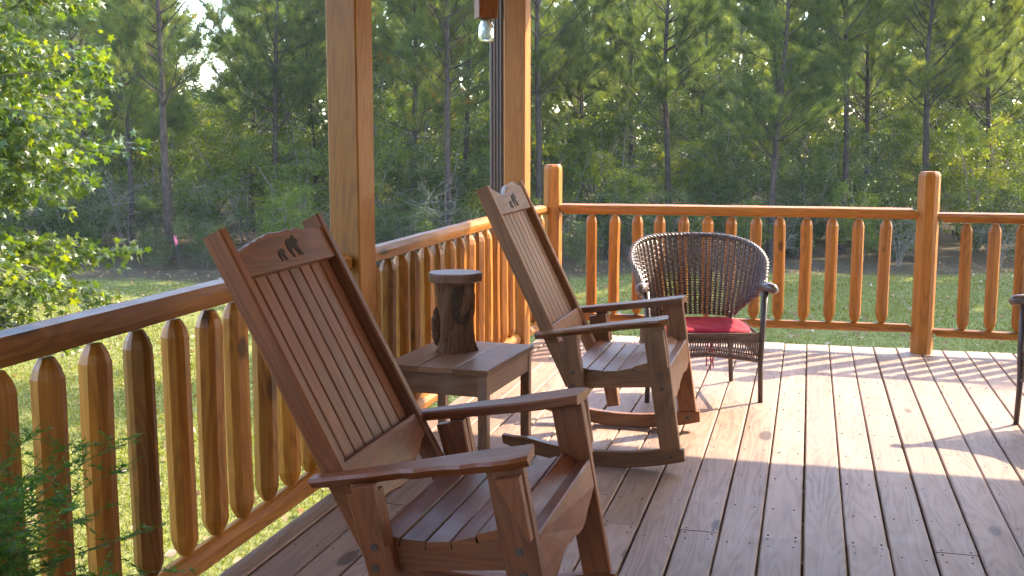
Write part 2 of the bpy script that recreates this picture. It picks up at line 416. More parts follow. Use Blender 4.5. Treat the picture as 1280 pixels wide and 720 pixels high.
# jar lamp
def jar():
    t = thing('jar_lamp', 'glass jar lamp hanging from a wooden block under the beam', 'lamp', (-1.84, 6.38, 2.33), R(30))
    b = MB(); b.board((0, 0, 0), (0, 0, -.235), (1, 0, 0), .115, .115, .004); b.build('mount_block', M['chair'], t)
    c = MB(); c.tube([(0, 0, -.232), (0, 0, -.25)], .040, 20); c.build('collar', M['spout'], t)
    prof = [(.034, -.250), (.035, -.262), (.043, -.275), (.045, -.29), (.045, -.345), (.041, -.362), (.036, -.368), (.01, -.366)]
    g = MB(); n = 24
    def ringz(r, z): return [(r * math.cos(2 * math.pi * i / n), r * math.sin(2 * math.pi * i / n), z) for i in range(n)]
    g.loft([ringz(r, z) for r, z in prof] + [ringz(max(.008, r - .003), z + (.004 if k < 3 else 0)) for k, (r, z) in enumerate(prof[::-1])], smooth=True, caps=False)
    g.build('jar', M['glass'], t)
    c = MB(); c.tube([(0, 0, -.25), (0, 0, -.268), (0, 0, -.275), (0, 0, -.29), (0, 0, -.315), (0, 0, -.335), (0, 0, -.342)], [.013, .013, .018, .024, .026, .017, .004], 14); c.build('bulb', M['bulb'], t)
jar()

# ------------------------------------------------------------------ railings
def rail_post(loc, h, label, seed, r=.069):
    t = MB(); t.log((0, 0, 0), (0, 0, h), r, r * .97, 9, .3, .035, tip1=.03, tipr=.8, seed=seed)
    o = t.build('railing_post', M['rail']); o.location = loc
    return tag(o, label, 'post')
C1 = Vector((-1.745, 7.73, 0)); C2 = Vector((.757, 7.73, 0)); C3 = Vector((3.2, 7.73, 0))
rail_post(C1, 1.222, 'chamfered round log railing post at the far corner of the deck', 5)
rail_post(C2, 1.192, 'stout log railing post between two back railing sections', 9, .072)

def railing(label, p0, p1, zt0, zt1, rt0, rt1, zb0, zb1, rb, balu, rbal, group, seed, t0=.0, t1=.0):
    """top log, bottom log, balusters at distances balu from p0"""
    p0, p1 = Vector(p0), Vector(p1); d = (p1 - p0); Ln = d.length; d.normalize()
    root = thing('log_railing', label, 'railing', p0, 0, group)
    rg = random.Random(seed)
    b = MB(); b.log(Vector((0, 0, zt0)), d * Ln + Vector((0, 0, zt1)), rt0, rt1, 10, .15, .08, tip0=t0, tip1=t1, tipr=.62, seed=seed, bend=.008); b.build('top_rail', M['rail'], root)
    b = MB(); b.log(Vector((0, 0, zb0)), d * Ln + Vector((0, 0, zb1)), rb, rb, 10, .2, .05, tip0=t0, tip1=t1, tipr=.62, seed=seed + 1, bend=.008); b.build('bottom_rail', M['rail'], root)
    protos = []
    for k in range(min(4, len(balu))):
        q = MB(); q.log((0, 0, 0), (0, 0, 1), rbal, rbal, 10, .11, .038, tip0=.07, tip1=.07, tipr=.46, seed=seed * 10 + k, bend=.003)
        protos.append(q)
    meshes = []
    for i, s in enumerate(balu):
        f = s / Ln; zt = zt0 + (zt1 - zt0) * f - (rt0 + (rt1 - rt0) * f) * .72; zb = zb0 + (zb1 - zb0) * f + rb * .72
        if i < len(protos):
            o = protos[i].build('baluster', M['rail'], root); meshes.append(o)
        else:
            o = meshes[i % len(meshes)].copy(); col.objects.link(o)
        o.location = d * s + Vector((0, rg.uniform(-.004, .004), zb)); o.scale = (1, 1, zt - zb)
        o.rotation_euler = (rg.uniform(-.008, .008), rg.uniform(-.008, .008), rg.uniform(0, 6.28))
    return root
G = 'log railings round the porch deck'
YN = 1.0
near_b = [2.57 - .185 * k for k in range(5, 0, -1)] + [2.575, 2.785, 2.985, 3.17, 3.345, 3.53, 3.71, 3.89, 4.07]
railing('shaded log railing in front of the sunny lawn, nearest to the viewer', (-1.845, YN, 0), (-1.84, 4.285, 0), .915, .915, .072, .058, .085, .085, .058, [y - YN for y in near_b], .0435, G, 21, t1=.05)
railing('log railing between the two square porch posts, behind the small table', (-1.84, 4.43, 0), (-1.83, 7.03, 0), .908, .912, .053, .052, .10, .10, .055, [.12 + .178 * k for k in range(14)], .041, G, 33)
railing('short log railing between the downspout post and the corner post', (-1.83, 7.172, 0), (-1.79, 7.69, 0), .912, .910, .052, .048, .10, .11, .052, [.11, .25, .39], .038, G, 43, t1=.05)
bx = [-1.46, -1.302, -1.14, -.984, -.825, -.657, -.502, -.337, -.174, -.008, .158, .325, .496]
railing('long sunlit log railing along the back edge, behind the wicker armchair', (C1.x + .06, 7.73, 0), (C2.x - .065, 7.73, 0), .913, .917, .052, .053, .150, .162, .042, [x - C1.x - .06 for x in bx], .039, G, 55)
railing('log railing at right of the stout log post, running out of view', (C2.x + .065, 7.73, 0), (C3.x, 7.73, 0), .898, .892, .050, .051, .14, .125, .042, [1.0 - C2.x - .065 + .167 * k for k in range(12)], .039, G, 67)

# ------------------------------------------------------------------ rocking chairs
BEAR = [(.0, .30), (.03, .52), (.10, .62), (.22, .70), (.34, .72), (.44, .70), (.55, .72), (.64, .80), (.70, .78), (.74, .84), (.79, .78), (.86, .70), (.97, .60), (.99, .54), (.92, .51), (.84, .50), (.80, .44), (.82, .32), (.90, .14), (.95, .06), (.92, .0), (.82, .0), (.76, .10), (.71, .26), (.68, .10), (.72, .0), (.62, .0), (.57, .12), (.52, .30), (.40, .34), (.30, .30), (.26, .14), (.32, .02), (.30, -.03), (.18, -.02), (.12, .10), (.06, .18)]
def sx(x): return x + .27     # side view x: arm tip at .27, rocker contact near 0
UPD = Vector((-.434, 0, .901)); NRM = Vector((.901, 0, .434)); B0 = Vector((sx(-.42), 0, .36))
def bk(s, y, n=0): return B0 + UPD * s + Vector((0, y, 0)) + NRM * n
def rocking_chair(name_lbl, loc, rz, mat, hb_top, seed, apron_seed, bears):
    rg = random.Random(seed); random.seed(seed)
    t = thing('rocking_chair', name_lbl, 'rocking chair', loc, rz, 'wooden rocking chairs on the porch')
    for s in (-1, 1):
        y = .345 * s
        # rocker
        pts = []; Rr = 1.35
        lo, hi = [], []
        for k in range(15):
            x = -.44 + .80 * k / 14; z = Rr - math.sqrt(Rr * Rr - x * x)
            hgt = .066 if 0 < k < 14 else .05
            lo.append((x, y, z)); hi.append((x - .004, y, z + hgt * (1 if k > 1 else .75)))
        b = MB(); rings = []
        for a, c in zip(lo, hi):
            h = .004; w2 = .02
            rings.append([(a[0], y - w2, a[2] + h), (a[0], y - w2 + h, a[2]), (a[0], y + w2 - h, a[2]), (a[0], y + w2, a[2] + h), (c[0], y + w2, c[2] - h), (c[0], y + w2 - h, c[2]), (c[0], y - w2 + h, c[2]), (c[0], y - w2, c[2] - h)])
        b.loft(rings); 
        for xx in (-.345 + .0, .30):
            zz = Rr - math.sqrt(Rr * Rr - xx * xx) + .034
            b.tube([(xx, y - .0225, zz), (xx, y + .0225, zz)], .010, 8, 1, False)
        b.build('rocker', [mat, M['steel']], t)
        yl = .350 * s
        # front leg, rear leg
        b = MB(); b.board((sx(.028), yl, .095), (sx(-.052), yl, .622), (1, 0, 0), .086, .036, .004, W1=.094)
        for zz, q in ((.36, -.018), (.42, -.027)): b.tube([(sx(.028 - .08 * (zz - .095) / .527), yl - .021, zz), (sx(.028 - .08 * (zz - .095) / .527), yl + .021, zz)], .010, 8, 1, False)
        b.build('front_leg', [mat, M['steel']], t)
        b = MB(); b.board((sx(-.335), yl, .10), (sx(-.420), yl, .55), (1, 0, 0), .058, .036, .004, W1=.088)
        for zz in (.355, .41): b.tube([(sx(-.395), yl - .021, zz), (sx(-.395), yl + .021, zz)], .010, 8, 1, False)
        b.build('rear_leg', [mat, M['steel']], t)
        # corner braces under the arm
        for xo, zt in ((-.03, .608), (-.40, .572)):
            b = MB(); yy = (.350 + .0345) * s
            b.poly([(sx(xo - .04), yy, zt - .003), (sx(xo + .022), yy, zt + .006), (sx(xo + .046), yy, zt - .15), (sx(xo + .036), yy, zt - .15)], (0, 1, 0), .030, bev=.002, u_axis=(0, 0, 1))
            b.build('arm_brace', mat, t)
        # back post
        b = MB(); yp = .292 * s
        b.board(bk(-.02, yp), bk(.925, yp), (1, 0, .48), .060, .036, .005, segs=2); b.build('back_post', mat, t)
        # armrest, live outer edge
        n = 15; out, inn = [], []
        for k in range(n):
            q = k / (n - 1); x = -.565 + .575 * q
            wob = rg.uniform(-.006, .006)
            yo = .372 + .018 * min(1, q * 3) + .012 * math.sin(q * 5 + seed) + wob
            yi = .318 - .055 * min(1, max(0, q - .12) * 1.6)
            if q > .93: yo -= .02 * (q - .93) / .07; 
            out.append((x, yo)); inn.append((x + (.0 if q < .9 else -.012 * (q - .9) / .1), yi))
        rings = []
        for (xo, yo), (xi, yi) in zip(out, inn):
            z = .660 + xo * .148; T = .030
            w_ = rg.uniform(-.003, .003)
            pr = [(xo, yo, z - .009), (xo, yo - .006, z), (xi, yi + .005, z), (xi, yi, z - .005), (xi, yi, z - T + .005), (xi, yi + .005, z - T), (xo, yo - .022 + w_, z - T), (xo, yo - .01 + w_, z - T * .6)]
            rings.append([(sx(a), bb * s, c) for a, bb, c in (pr if s > 0 else pr[::-1])])
        b = MB(); b.loft(rings); b.build('armrest', mat, t)
        # seat side rail (scooped top edge)
        top = [(-.385, .405), (-.33, .396), (-.25, .392), (-.18, .402), (-.12, .424), (-.075, .437), (-.035, .436)]
        b = MB(); b.poly([(sx(x), .312 * s, z) for x, z in top] + [(sx(-.035), .312 * s, .36), (sx(-.385), .312 * s, .335)], (0, -1, 0), .034, bev=.003, u_axis=(1, 0, 0))
        b.build('side_rail', mat, t)
    # seat slats over the rails
    b = MB()
    xs = [-.41 + .0675 * k for k in range(6)]
    def sz(x):
        pts = [(-.45, .413), (-.385, .405), (-.33, .396), (-.25, .392), (-.18, .402), (-.12, .424), (-.075, .437), (-.02, .434)]
        for (a, za), (c, zc) in zip(pts, pts[1:]):
            if a <= x <= c: return za + (zc - za) * (x - a) / (c - a)
        return pts[-1][1] if x > 0 else pts[0][1]
    for k, x in enumerate(xs):
        xc = x + .033; sl = (sz(xc + .02) - sz(xc - .02)) / .04
        hw = .326 if 0 < k < 7 else .326
        if k == 0 or k == 7: hw = .326
        b.board((sx(xc), -hw, sz(xc) + .0125), (sx(xc), hw, sz(xc) + .0125), (1, 0, sl), .0655, .021, .003, segs=2)
    b.build('seat', mat, t)
    # live edge apron across the front
    ra = random.Random(apron_seed); bot = []
    for k in range(19):
        q = k / 18; y = -.328 + .656 * q
        bot.append((sx(.012), y, .335 - .035 * math.sin(q * math.pi * 1.15 + .2) + .02 * math.sin(q * 9 + apron_seed) + ra.uniform(-.008, .008)))
    b = MB(); b.poly([(sx(.0), .328, .452), (sx(.0), -.328, .452)] + bot, (1, 0, .06), .036, bev=.004, u_axis=(0, 1, 0)); b.build('front_apron', mat, t)
    # headboard
    w2 = .2735
    topc = [(w2 - 2 * w2 * k / 22, hb_top(k / 22) + rg.uniform(-.003, .003)) for k in range(23)]   # +y is seen at the right
    outl = [bk(.785, -w2, .008), bk(.785, w2, .008)] + [bk(s_, y_, .008) for y_, s_ in topc]
    b = MB(); b.poly(outl, NRM, .030, bev=.003, u_axis=(0, 1, 0)); hb = b.build('headboard', mat, t)
    for y0, s0, sc_ in bears:
        q = MB(); q.poly([bk(s0 + v * sc_ * .95, y0 + u * sc_, .0236) for u, v in BEAR], NRM, .002)
        q.build('bear_cutout', M['bear_dark'], hb)  # thin dark bear shape laid on the face of the board
    # slats
    n = 8; pit = 2 * w2 / n
    for k in range(n):
        y = -w2 + pit * (k + .5)
        b = MB(); b.board(bk(.17, y, -.012 + rg.uniform(-.001, .001)), bk(.84, y, -.012), (0, 1, 0), pit - .006, .019, .003, segs=2); b.build('back_slat', mat, t)
    # lower board with a curved lower edge
    low = [bk(.13 - .03 * math.sin(math.pi * k / 14) + .05 * max(0, (k - 7) / 7) + rg.uniform(-.004, .004), w2 - 2 * w2 * k / 14 if False else -w2 + 2 * w2 * k / 14, .008) for k in range(15)]
    b = MB(); b.poly([bk(.250, w2, .008), bk(.250, -w2, .008)] + low, NRM, .028, bev=.003, u_axis=(0, 1, 0)); b.build('lower_back_board', mat, t)
    # stretcher between the rear legs
    b = MB(); b.board((sx(-.375), -.33, .31), (sx(-.375), .33, .31), (0, 0, 1), .07, .03); b.build('stretcher', mat, t)
    return t
def hb_near(q):   # q=0 at +y (right in view)
    return .884 + .012 * math.sin(q * math.pi) - .030 * max(0, q - .5) ** 2 / .25
def hb_far(q):
    p = [(0, .900), (.08, .905), (.16, .93), (.28, .925), (.40, .918), (.5, .905), (.62, .875), (.72, .872), (.85, .90), (1, .915)]
    for (a, x), (c, y) in zip(p, p[1:]):
        if a <= q <= c: return x + (y - x) * (q - a) / (c - a)
rocking_chair('reddish wooden rocking chair nearest the viewer, two bears cut in its headboard', (-.605 - .27, 2.87, 0), 0, M['chair'], hb_near, 3, 4, [(.0, .812, .082), (-.068, .808, .045)]).rotation_euler = (0, R(-2.2), 0)
rocking_chair('brown wooden rocking chair with notched live edge headboard, behind the small table', (-.56 - .27, 5.01, 0), R(0), M['chair_far'], hb_far, 8, 9, [(.0, .808, .082), (-.068, .804, .045)])

# ------------------------------------------------------------------ side table and log stand
def side_table():
    t = thing('side_table', 'small square-legged wooden side table between the two rocking chairs', 'table', (-1.482, 4.725, 0), R(-4))
    hx, hy, H = .24, .315, .45
    random.seed(5)
    b = MB()
    for k in range(3):
        y = -hy + (2 * hy) * (k + .5) / 3
        x = -hx + 2 * hx * (k + .5) / 3
        b.board((x, -hy, H - .012), (x, hy, H - .012), (1, 0, 0), 2 * hx / 3 - .002, .024, .003, segs=2)
    b.build('tabletop', M['table'], t)
    for sx_, sy_ in ((1, 1), (1, -1), (-1, 1), (-1, -1)):
        b = MB(); b.board((sx_ * (hx - .03), sy_ * (hy - .03), 0), (sx_ * (hx - .03), sy_ * (hy - .03), H - .024), (1, 0, 0), .042, .042, .003); b.build('leg', M['table'], t)
    for s in (-1, 1):
        b = MB(); b.board((-hx + .051, s * (hy - .024), H - .072), (hx - .051, s * (hy - .024), H - .072), (0, 0, 1), .094, .022); b.build('apron', M['table'], t)
        b = MB(); b.board((s * (hx - .024), -hy + .051, H - .072), (s * (hx - .024), hy - .051, H - .072), (0, 0, 1), .094, .022); b.build('apron', M['table'], t)
side_table()
def log_stand():
    t = thing('log_stand', 'rough bark log stand with a round slab top on the side table', 'stand', (-1.535, 4.80, .451), 0)
    rg = random.Random(12); n = 28; rings = []
    for k in range(15):
        z = .318 * k / 14; rr = .080 + .012 * abs(k / 14 - .45) + (.008 if k == 0 else 0)
        ring = []
        for i in range(n):
            a = 2 * math.pi * i / n
            r = rr * (1 + .08 * math.sin(3 * a + z * 9) + .05 * math.sin(7 * a + 2 * math.sin(z * 14)) + .06 * math.sin(2 * a - z * 16) + rg.uniform(-.045, .045))
            # hollow with a dark mouth facing the viewer's right
            ring.append((r * math.cos(a), r * math.sin(a), z))
        rings.append(ring)
    b = MB(); b.loft(rings, smooth=False); b.build('trunk_section', M['bark'], t)
    # stripped hollow: dark smooth scar and pale lip
    b = MB(); out = []
    for k in range(20):
        a = 2 * math.pi * k / 20; out.append((.012 + .052 * math.cos(a) * (1 + .25 * math.sin(a)), .215 + .10 * math.sin(a) * (1 + .15 * math.cos(a)) + .012 * math.sin(3 * a)))
    rg2 = []
    for sc_, off in ((1.0, .079), (.9, .0865), (.8, .084), (.3, .083)):
        ring = []
        for u, z in out:
            u2 = .012 + (u - .012) * sc_; z2 = .215 + (z - .215) * sc_
            ang = -1.05 + u2 / .083; ring.append((off * math.cos(ang), off * math.sin(ang), z2))
        rg2.append(ring)
    b.loft(rg2, smooth=True); b.build('bare_scar', M['scar'], t)
    # fungus-like bark burrs at the left side
    for (az, z, r) in ((3.55, .07, .042), (3.6, .125, .05), (3.5, .17, .03), (-.3, .215, .022)):
        b = MB(); pts = []
        c = Vector((.082 * math.cos(az), .082 * math.sin(az), z)); rings = []
        for k in range(7):
            ph = math.pi * k / 6; rings.append([c + Vector((r * .62 * math.sin(ph) * math.cos(2 * math.pi * i / 10) , r * .62 * math.sin(ph) * math.sin(2 * math.pi * i / 10), r * math.cos(ph))) * (1 + rg.uniform(-.15, .15)) for i in range(10)])
        b.loft(rings); b.build('bark_burr', M['bark'], t)
    b = MB(); rings = []
    for z, f in ((.316, .93), (.322, 1.0), (.352, 1.01), (.359, .965)):
        rings.append([(f * .118 * (1 + .03 * math.sin(2 * a + 1) + .018 * math.sin(5 * a)) * math.cos(a), f * .118 * (1 + .03 * math.sin(2 * a + 1) + .018 * math.sin(5 * a)) * math.sin(a), z) for a in [2 * math.pi * i / 36 for i in range(36)]])
    b.loft(rings); b.build('slab_top', M['table'], t)
log_stand()

# ------------------------------------------------------------------ wicker armchairs
def wicker_chair(label, loc, rz):
    """local: +x = sitter's left seen from the front at right, -y = front"""
    t = thing('wicker_armchair', label, 'armchair', loc, rz, 'wicker armchairs on the porch')
    def plan(u):      # u -1..1 round the U of the back, front tips at y=0
        a = u * R(118)
        x = .30 * math.sin(a) if abs(a) < R(90) else .30 * (1 if a > 0 else -1)
        y = .17 + .30 * math.cos(a) if abs(a) < R(90) else .17 - (abs(a) - R(90)) / R(28) * .17
        return x, y
    def ztop(u):
        q = abs(u)
        return .845 - .262 * (max(0, q - .12) / .88) ** 2.3 + (.012 if q > .93 else 0)
    def zbot(u):
        q = abs(u)
        if q < .42: return .40
        return .40 + (.165) * min(1, (q - .42) / .33) ** .8
    def flare(u, v):   # outward lean
        return 1 + .20 * v * (1 - .25 * abs(u))
    def P(u, v, off=0):
        x, y = plan(u); f = flare(u, v) ; cx, cy = 0, .17
        z = zbot(u) + (ztop(u) - zbot(u)) * v
        dx, dy = x - cx, max(0, y - cy)
        ln = math.hypot(dx, y - cy) or 1
        hh = (z - .40) / .48
        k = 1 + .34 * hh * (1 - .55 * max(0, abs(u) - .75) / .25)
        return Vector((cx + dx * k + off * dx / ln, (cy + dy * k if y > cy else y) + off * dy / ln + .06 * hh * max(0, 1 - abs(u)), z))
    b = MB(); n = 46
    for i in range(n + 1):
        u = -1 + 2 * i / n
        b.tube([P(u, k / 8) for k in range(9)], .0088, 6)
    rows = 32
    for r_ in range(rows):
        v = (r_ + .5) / rows; pts = []
        for i in range(n * 2 + 1):
            u = -1 + i / n
            pts.append(P(u, v, 0.0085 * (1 if (i // 2 + r_) % 2 else -1) if i % 2 == 0 else 0))
        b.tube(pts, .0042, 4, smooth=False)
    b.build('back_shell', M['wicker'], t)
    # braided rim along the top and round the arm tips
    b = MB()
    for ph in (0, math.pi * 2 / 3, math.pi * 4 / 3):
        pts = []
        for i in range(181):
            u = -1 + 2 * i / 180; p = P(u, 1.0); a = i * .75 + ph
            x, y = plan(u); nrm = Vector((x, y - .17, 0)).normalized()
            pts.append(p + nrm * .008 * math.cos(a) + Vector((0, 0, .008 * math.sin(a) + .003)))
        b.tube(pts, .0075, 6)
    b.build('rim', M['wicker'], t)
    for s in (-1, 1):
        # rolled arm tip
        b = MB(); p = P(s * .97, 1); 
        b.tube([p + Vector((-.01 * s, .10, -.012)), p + Vector((.0, .03, -.003)), p + Vector((.012 * s, -.03, .004)), p + Vector((.030 * s, -.065, .002)), p + Vector((.045 * s, -.078, -.014))], [.020, .026, .030, .027, .016], 10); b.build('arm_tip', M['wicker'], t)
        # legs
        b = MB(); q = P(s * .98, 1); b.tube([q + Vector((-.005 * s, -.03, -.01)), Vector((s * .305, -.03, .40)), Vector((s * .300, -.025, .2)), Vector((s * .305, -.03, .0))], [.017, .016, .0145, .0135], 10)
        b.build('leg', M['wickerleg'], t)
        b = MB(); b.tube([(s * .22, .42, .42), (s * .23, .45, .2), (s * .25, .50, 0)], [.016, .0145, .0135], 10); b.build('leg', M['wickerleg'], t)
    # woven seat deck
    def so(a, k=1.0):
        x = .285 * k * math.copysign(abs(math.cos(a)) ** .6, math.cos(a)); y = .20 + .235 * k * math.copysign(abs(math.sin(a)) ** .6, math.sin(a)); return x, y
    b = MB(); ring = [so(2 * math.pi * i / 40) for i in range(40)]
    b.loft([[(x, y, .340) for x, y in ring], [(x, y, .357) for x, y in ring]], smooth=False); b.build('seat', M['wicker'], t)
    # openwork skirt round the seat
    b = MB(); K = 44
    fr = []
    for i in range(K + 1):
        q = i / K; x = -.295 + .59 * q; y = -.045 + .02 * (abs(q - .5) * 2) ** 2; fr.append((x, y, q))
    def zb(q): return .262 - .045 * abs(q - .5) ** 1.4 * 2.2
    for i in range(K):
        for dx in (-2, 2):
            j = i + dx
            if 0 <= j <= K:
                b.tube([(fr[i][0], fr[i][1], .372), (fr[j][0], fr[j][1], zb(fr[j][2]))], .0035, 4, smooth=False)
    for z0, rr in ((.372, .009), (.338, .005), (.33, .005)):
        b.tube([(x, y, z0) for x, y, q in fr], rr, 6)
    b.tube([(x, y, zb(q)) for x, y, q in fr], .011, 6)
    b.tube([(x, y, zb(q) + .03) for x, y, q in fr], .005, 6)
    for s in (-1, 1):
        for k in range(16):
            y = -.02 + .42 * k / 15
            b.tube([(s * .295, y, .37), (s * .295, min(.42, y + .03), .255)], .0035, 4, smooth=False)
        b.tube([(s * .295, -.02, .25), (s * .295, .42, .25)], .010, 6)
    b.build('seat_skirt', M['wicker'], t)
    return t
WL = Vector((-.515, 5.985, 0))
wk = wicker_chair('brown wicker armchair with a red cushion, in front of the back railing', WL, R(14.8))
wk2 = copy_tree(wk); wk2.location = (1.215, 5.64, 0); wk2.rotation_euler = (0, 0, R(-60))
wk2['label'] = 'brown wicker armchair cut off by the right edge, only leg and arm tip showing'
def cushion():
    t = thing('seat_cushion', 'red padded cushion on the wicker armchair', 'cushion', WL + Vector((0, 0, .358)), R(14.8))
    b = MB(); rg = random.Random(4); n = 40; rings = []
    def ring(k, z):
        out = []
        for i in range(n):
            a = 2 * math.pi * i / n
            x = .27 * k * math.copysign(abs(math.cos(a)) ** .55, math.cos(a)); y = .19 + .225 * k * math.copysign(abs(math.sin(a)) ** .55, math.sin(a))
            out.append((x, y, z + (.006 * math.sin(38 * x) * math.cos(y * 27 + x * 9) - .012 * max(0, 1 - (x * x + (y - .2) ** 2) / .03) if z > .03 else 0) + rg.uniform(-.001, .001)))
        return out
    rings = [ring(.92, .0), ring(.985, .005), ring(1.0, .016), ring(.985, .027), ring(.95, .034), ring(.88, .041), ring(.75, .045), ring(.6, .046), ring(.45, .045), ring(.3, .043), ring(.12, .042)]
    b.loft(rings, smooth=True); b.build('pad', M['red'], t)
    b = MB()
    for dx in (0, .008, .016):
        b.tube([(.10 + dx, .42, .0), (.105 + dx, .435, -.05), (.098 + dx + rg.uniform(-.01, .01), .43, -.16), (.10 + dx * 1.5 + rg.uniform(-.01, .01), .425, -.265 + rg.uniform(-.02, .02))], [.004, .004, .005, .003], 5)
    b.build('tie', M['red'], t)
cushion()

# ------------------------------------------------------------------ plants: numpy leaf meshes
def cards(centers, dirs, L_, W_, rg, rnd, fold=.25):
    """folded rhombus leaves: 4 verts, 2 tris"""
    n = len(centers); d = dirs / np.linalg.norm(dirs, axis=1, keepdims=True)
    r = rg.normal(size=(n, 3)); s = np.cross(d, r); s /= np.linalg.norm(s, axis=1, keepdims=True) + 1e-9; nn = np.cross(d, s)
    L_ = np.broadcast_to(L_, (n,))[:, None]; W_ = np.broadcast_to(W_, (n,))[:, None]
    a = centers; c = centers + d * L_; m = centers + d * L_ * .45
    p1 = m + s * W_ / 2 + nn * W_ * fold; p2 = m - s * W_ / 2 + nn * W_ * fold
    V = np.stack([a, p1, c, p2], 1).reshape(-1, 3)
    i = np.arange(n)[:, None] * 4
    F = np.concatenate([i + 0, i + 1, i + 2, i + 0, i + 2, i + 3], 1).ravel()
    return V, F, np.full(n * 2, 3), np.repeat(rnd, 4)
def needles(centers, dirs, L_, W_, rnd):
    n = len(centers); d = dirs / np.linalg.norm(dirs, axis=1, keepdims=True)
    r = np.random.default_rng(1).normal(size=(n, 3)); s = np.cross(d, r); s /= np.linalg.norm(s, axis=1, keepdims=True) + 1e-9
    L_ = np.broadcast_to(L_, (n,))[:, None]; W_ = np.broadcast_to(W_, (n,))[:, None]
    V = np.stack([centers + s * W_ / 2, centers - s * W_ / 2, centers + d * L_], 1).reshape(-1, 3)
    return V, np.arange(n * 3), np.full(n, 3), np.repeat(rnd, 3)
def sticks(mb, pts, r0, r1, n=4):
    k = len(pts); mb.tube(pts, [r0 + (r1 - r0) * i / (k - 1) for i in range(k)], n, caps=False, smooth=True)

def pine_meshes(seed, H=13., r0=.11, cb=3.2, spread=2.0, dens=1.0, rust=0.0):
    rg = random.Random(seed); ng = np.random.default_rng(seed)
    tr = MB(); sway = (rg.uniform(-.12, .12), rg.uniform(-.12, .12)); ph = rg.uniform(0, 6)
    def axis(z):
        q = z / H; return Vector((sway[0] * math.sin(q * 7 + ph) * z * .25, sway[1] * math.cos(q * 6 + ph) * z * .25, z))
    a0 = axis(0)
    zs = [-.15, .1, .6] + [1.2 + (H - 1.2) * k / 16 for k in range(17)]
    tr.tube([axis(z) - Vector((a0.x, a0.y, 0)) for z in zs], [r0 * 1.35, r0 * 1.2] + [r0 * (1 - .88 * max(0, z) / H) for z in zs[2:]], 9)
    tc, td, tsc = [], [], []
    z = 1.3
    while z < H - .2:
        alive = z > cb
        nb = rg.randint(3, 5) if alive else rg.choice([0, 1, 1, 2])
        q = max(0, (z - cb) / (H - cb))
        for k in range(nb):
            az = rg.uniform(0, 6.283); ln = (spread * (1 - q) ** .8 + .3) * rg.uniform(.6, 1.15) if alive else rg.uniform(.3, 1.3)
            if alive and z < cb + 1.2: ln *= .8
            el = R(rg.uniform(8, 45)); dr = Vector((math.cos(az) * math.cos(el), math.sin(az) * math.cos(el), math.sin(el)))
            if not alive: dr = Vector((math.cos(az), math.sin(az), rg.uniform(-.25, .5))).normalized()
            p = axis(z) - Vector((a0.x, a0.y, 0)); pts = [p]; d = dr.copy()
            for s in range(4):
                d = (d + Vector((rg.uniform(-.15, .15), rg.uniform(-.15, .15), .10 if alive else rg.uniform(-.12, .1)))).normalized(); pts.append(pts[-1] + d * ln / 4)
            rb = min(.022, .006 + .008 * ln) * (1 if alive else .6)
            sticks(tr, pts, rb, .004)
            if not alive and rg.random() > .25: continue
            hi = z > 7.0
            nt_ = max(2, int((8.5 if not hi else 4) * ln / 1.3 * dens))
            for j in range(nt_ + 1):
                f = rg.uniform(.35, 1.0) if j else 1.0
                i = min(3, int(f * 4)); base = pts[i].lerp(pts[i + 1], f * 4 - i) if f < 1 else pts[4]
                tdv = (d + Vector((rg.uniform(-.9, .9), rg.uniform(-.9, .9), rg.uniform(-.3, .8)))).normalized() if j else d
                tl = rg.uniform(.18, .5) if j else .12
                tip = base + tdv * tl
                if j: sticks(tr, [base, base.lerp(tip, .5) + Vector((0, 0, -.015)), tip], .005, .003, 3)
                for f2 in ((1.0, .72, .45) if not hi else (1.0, .5)):
                    tc.append(base.lerp(tip, f2)); td.append((tdv + Vector((0, 0, .25))).normalized()); tsc.append(1.0 if not hi else 1.25)
        z += rg.uniform(.22, .42) if alive else rg.uniform(.25, .7)
    tc = np.array(tc); td = np.array(td); tsc = np.array(tsc); n = 36
    C = np.repeat(tc, n, 0); D = np.repeat(td, n, 0) * .75 + ng.normal(size=(len(tc) * n, 3)) * .55
    C = C + D * .01 - np.repeat(td, n, 0) * ng.uniform(0, .07, (len(C), 1))
    big = np.repeat(tsc, n)
    rn = np.clip(np.repeat(ng.beta(1.3, 1.5, len(tc)), n) * .85 + ng.normal(size=len(C)) * .06, 0, .93)
    if rust: rn[np.repeat(ng.random(len(tc)) < rust, n)] = 1.0
    V, F, Sz, Rn = needles(C, D, .19 * ng.uniform(.7, 1.15, len(C)) * big, .0075 * big ** 2, rn)
    return tr, np_mesh('crown', V, F, Sz, Rn, M['needle'])

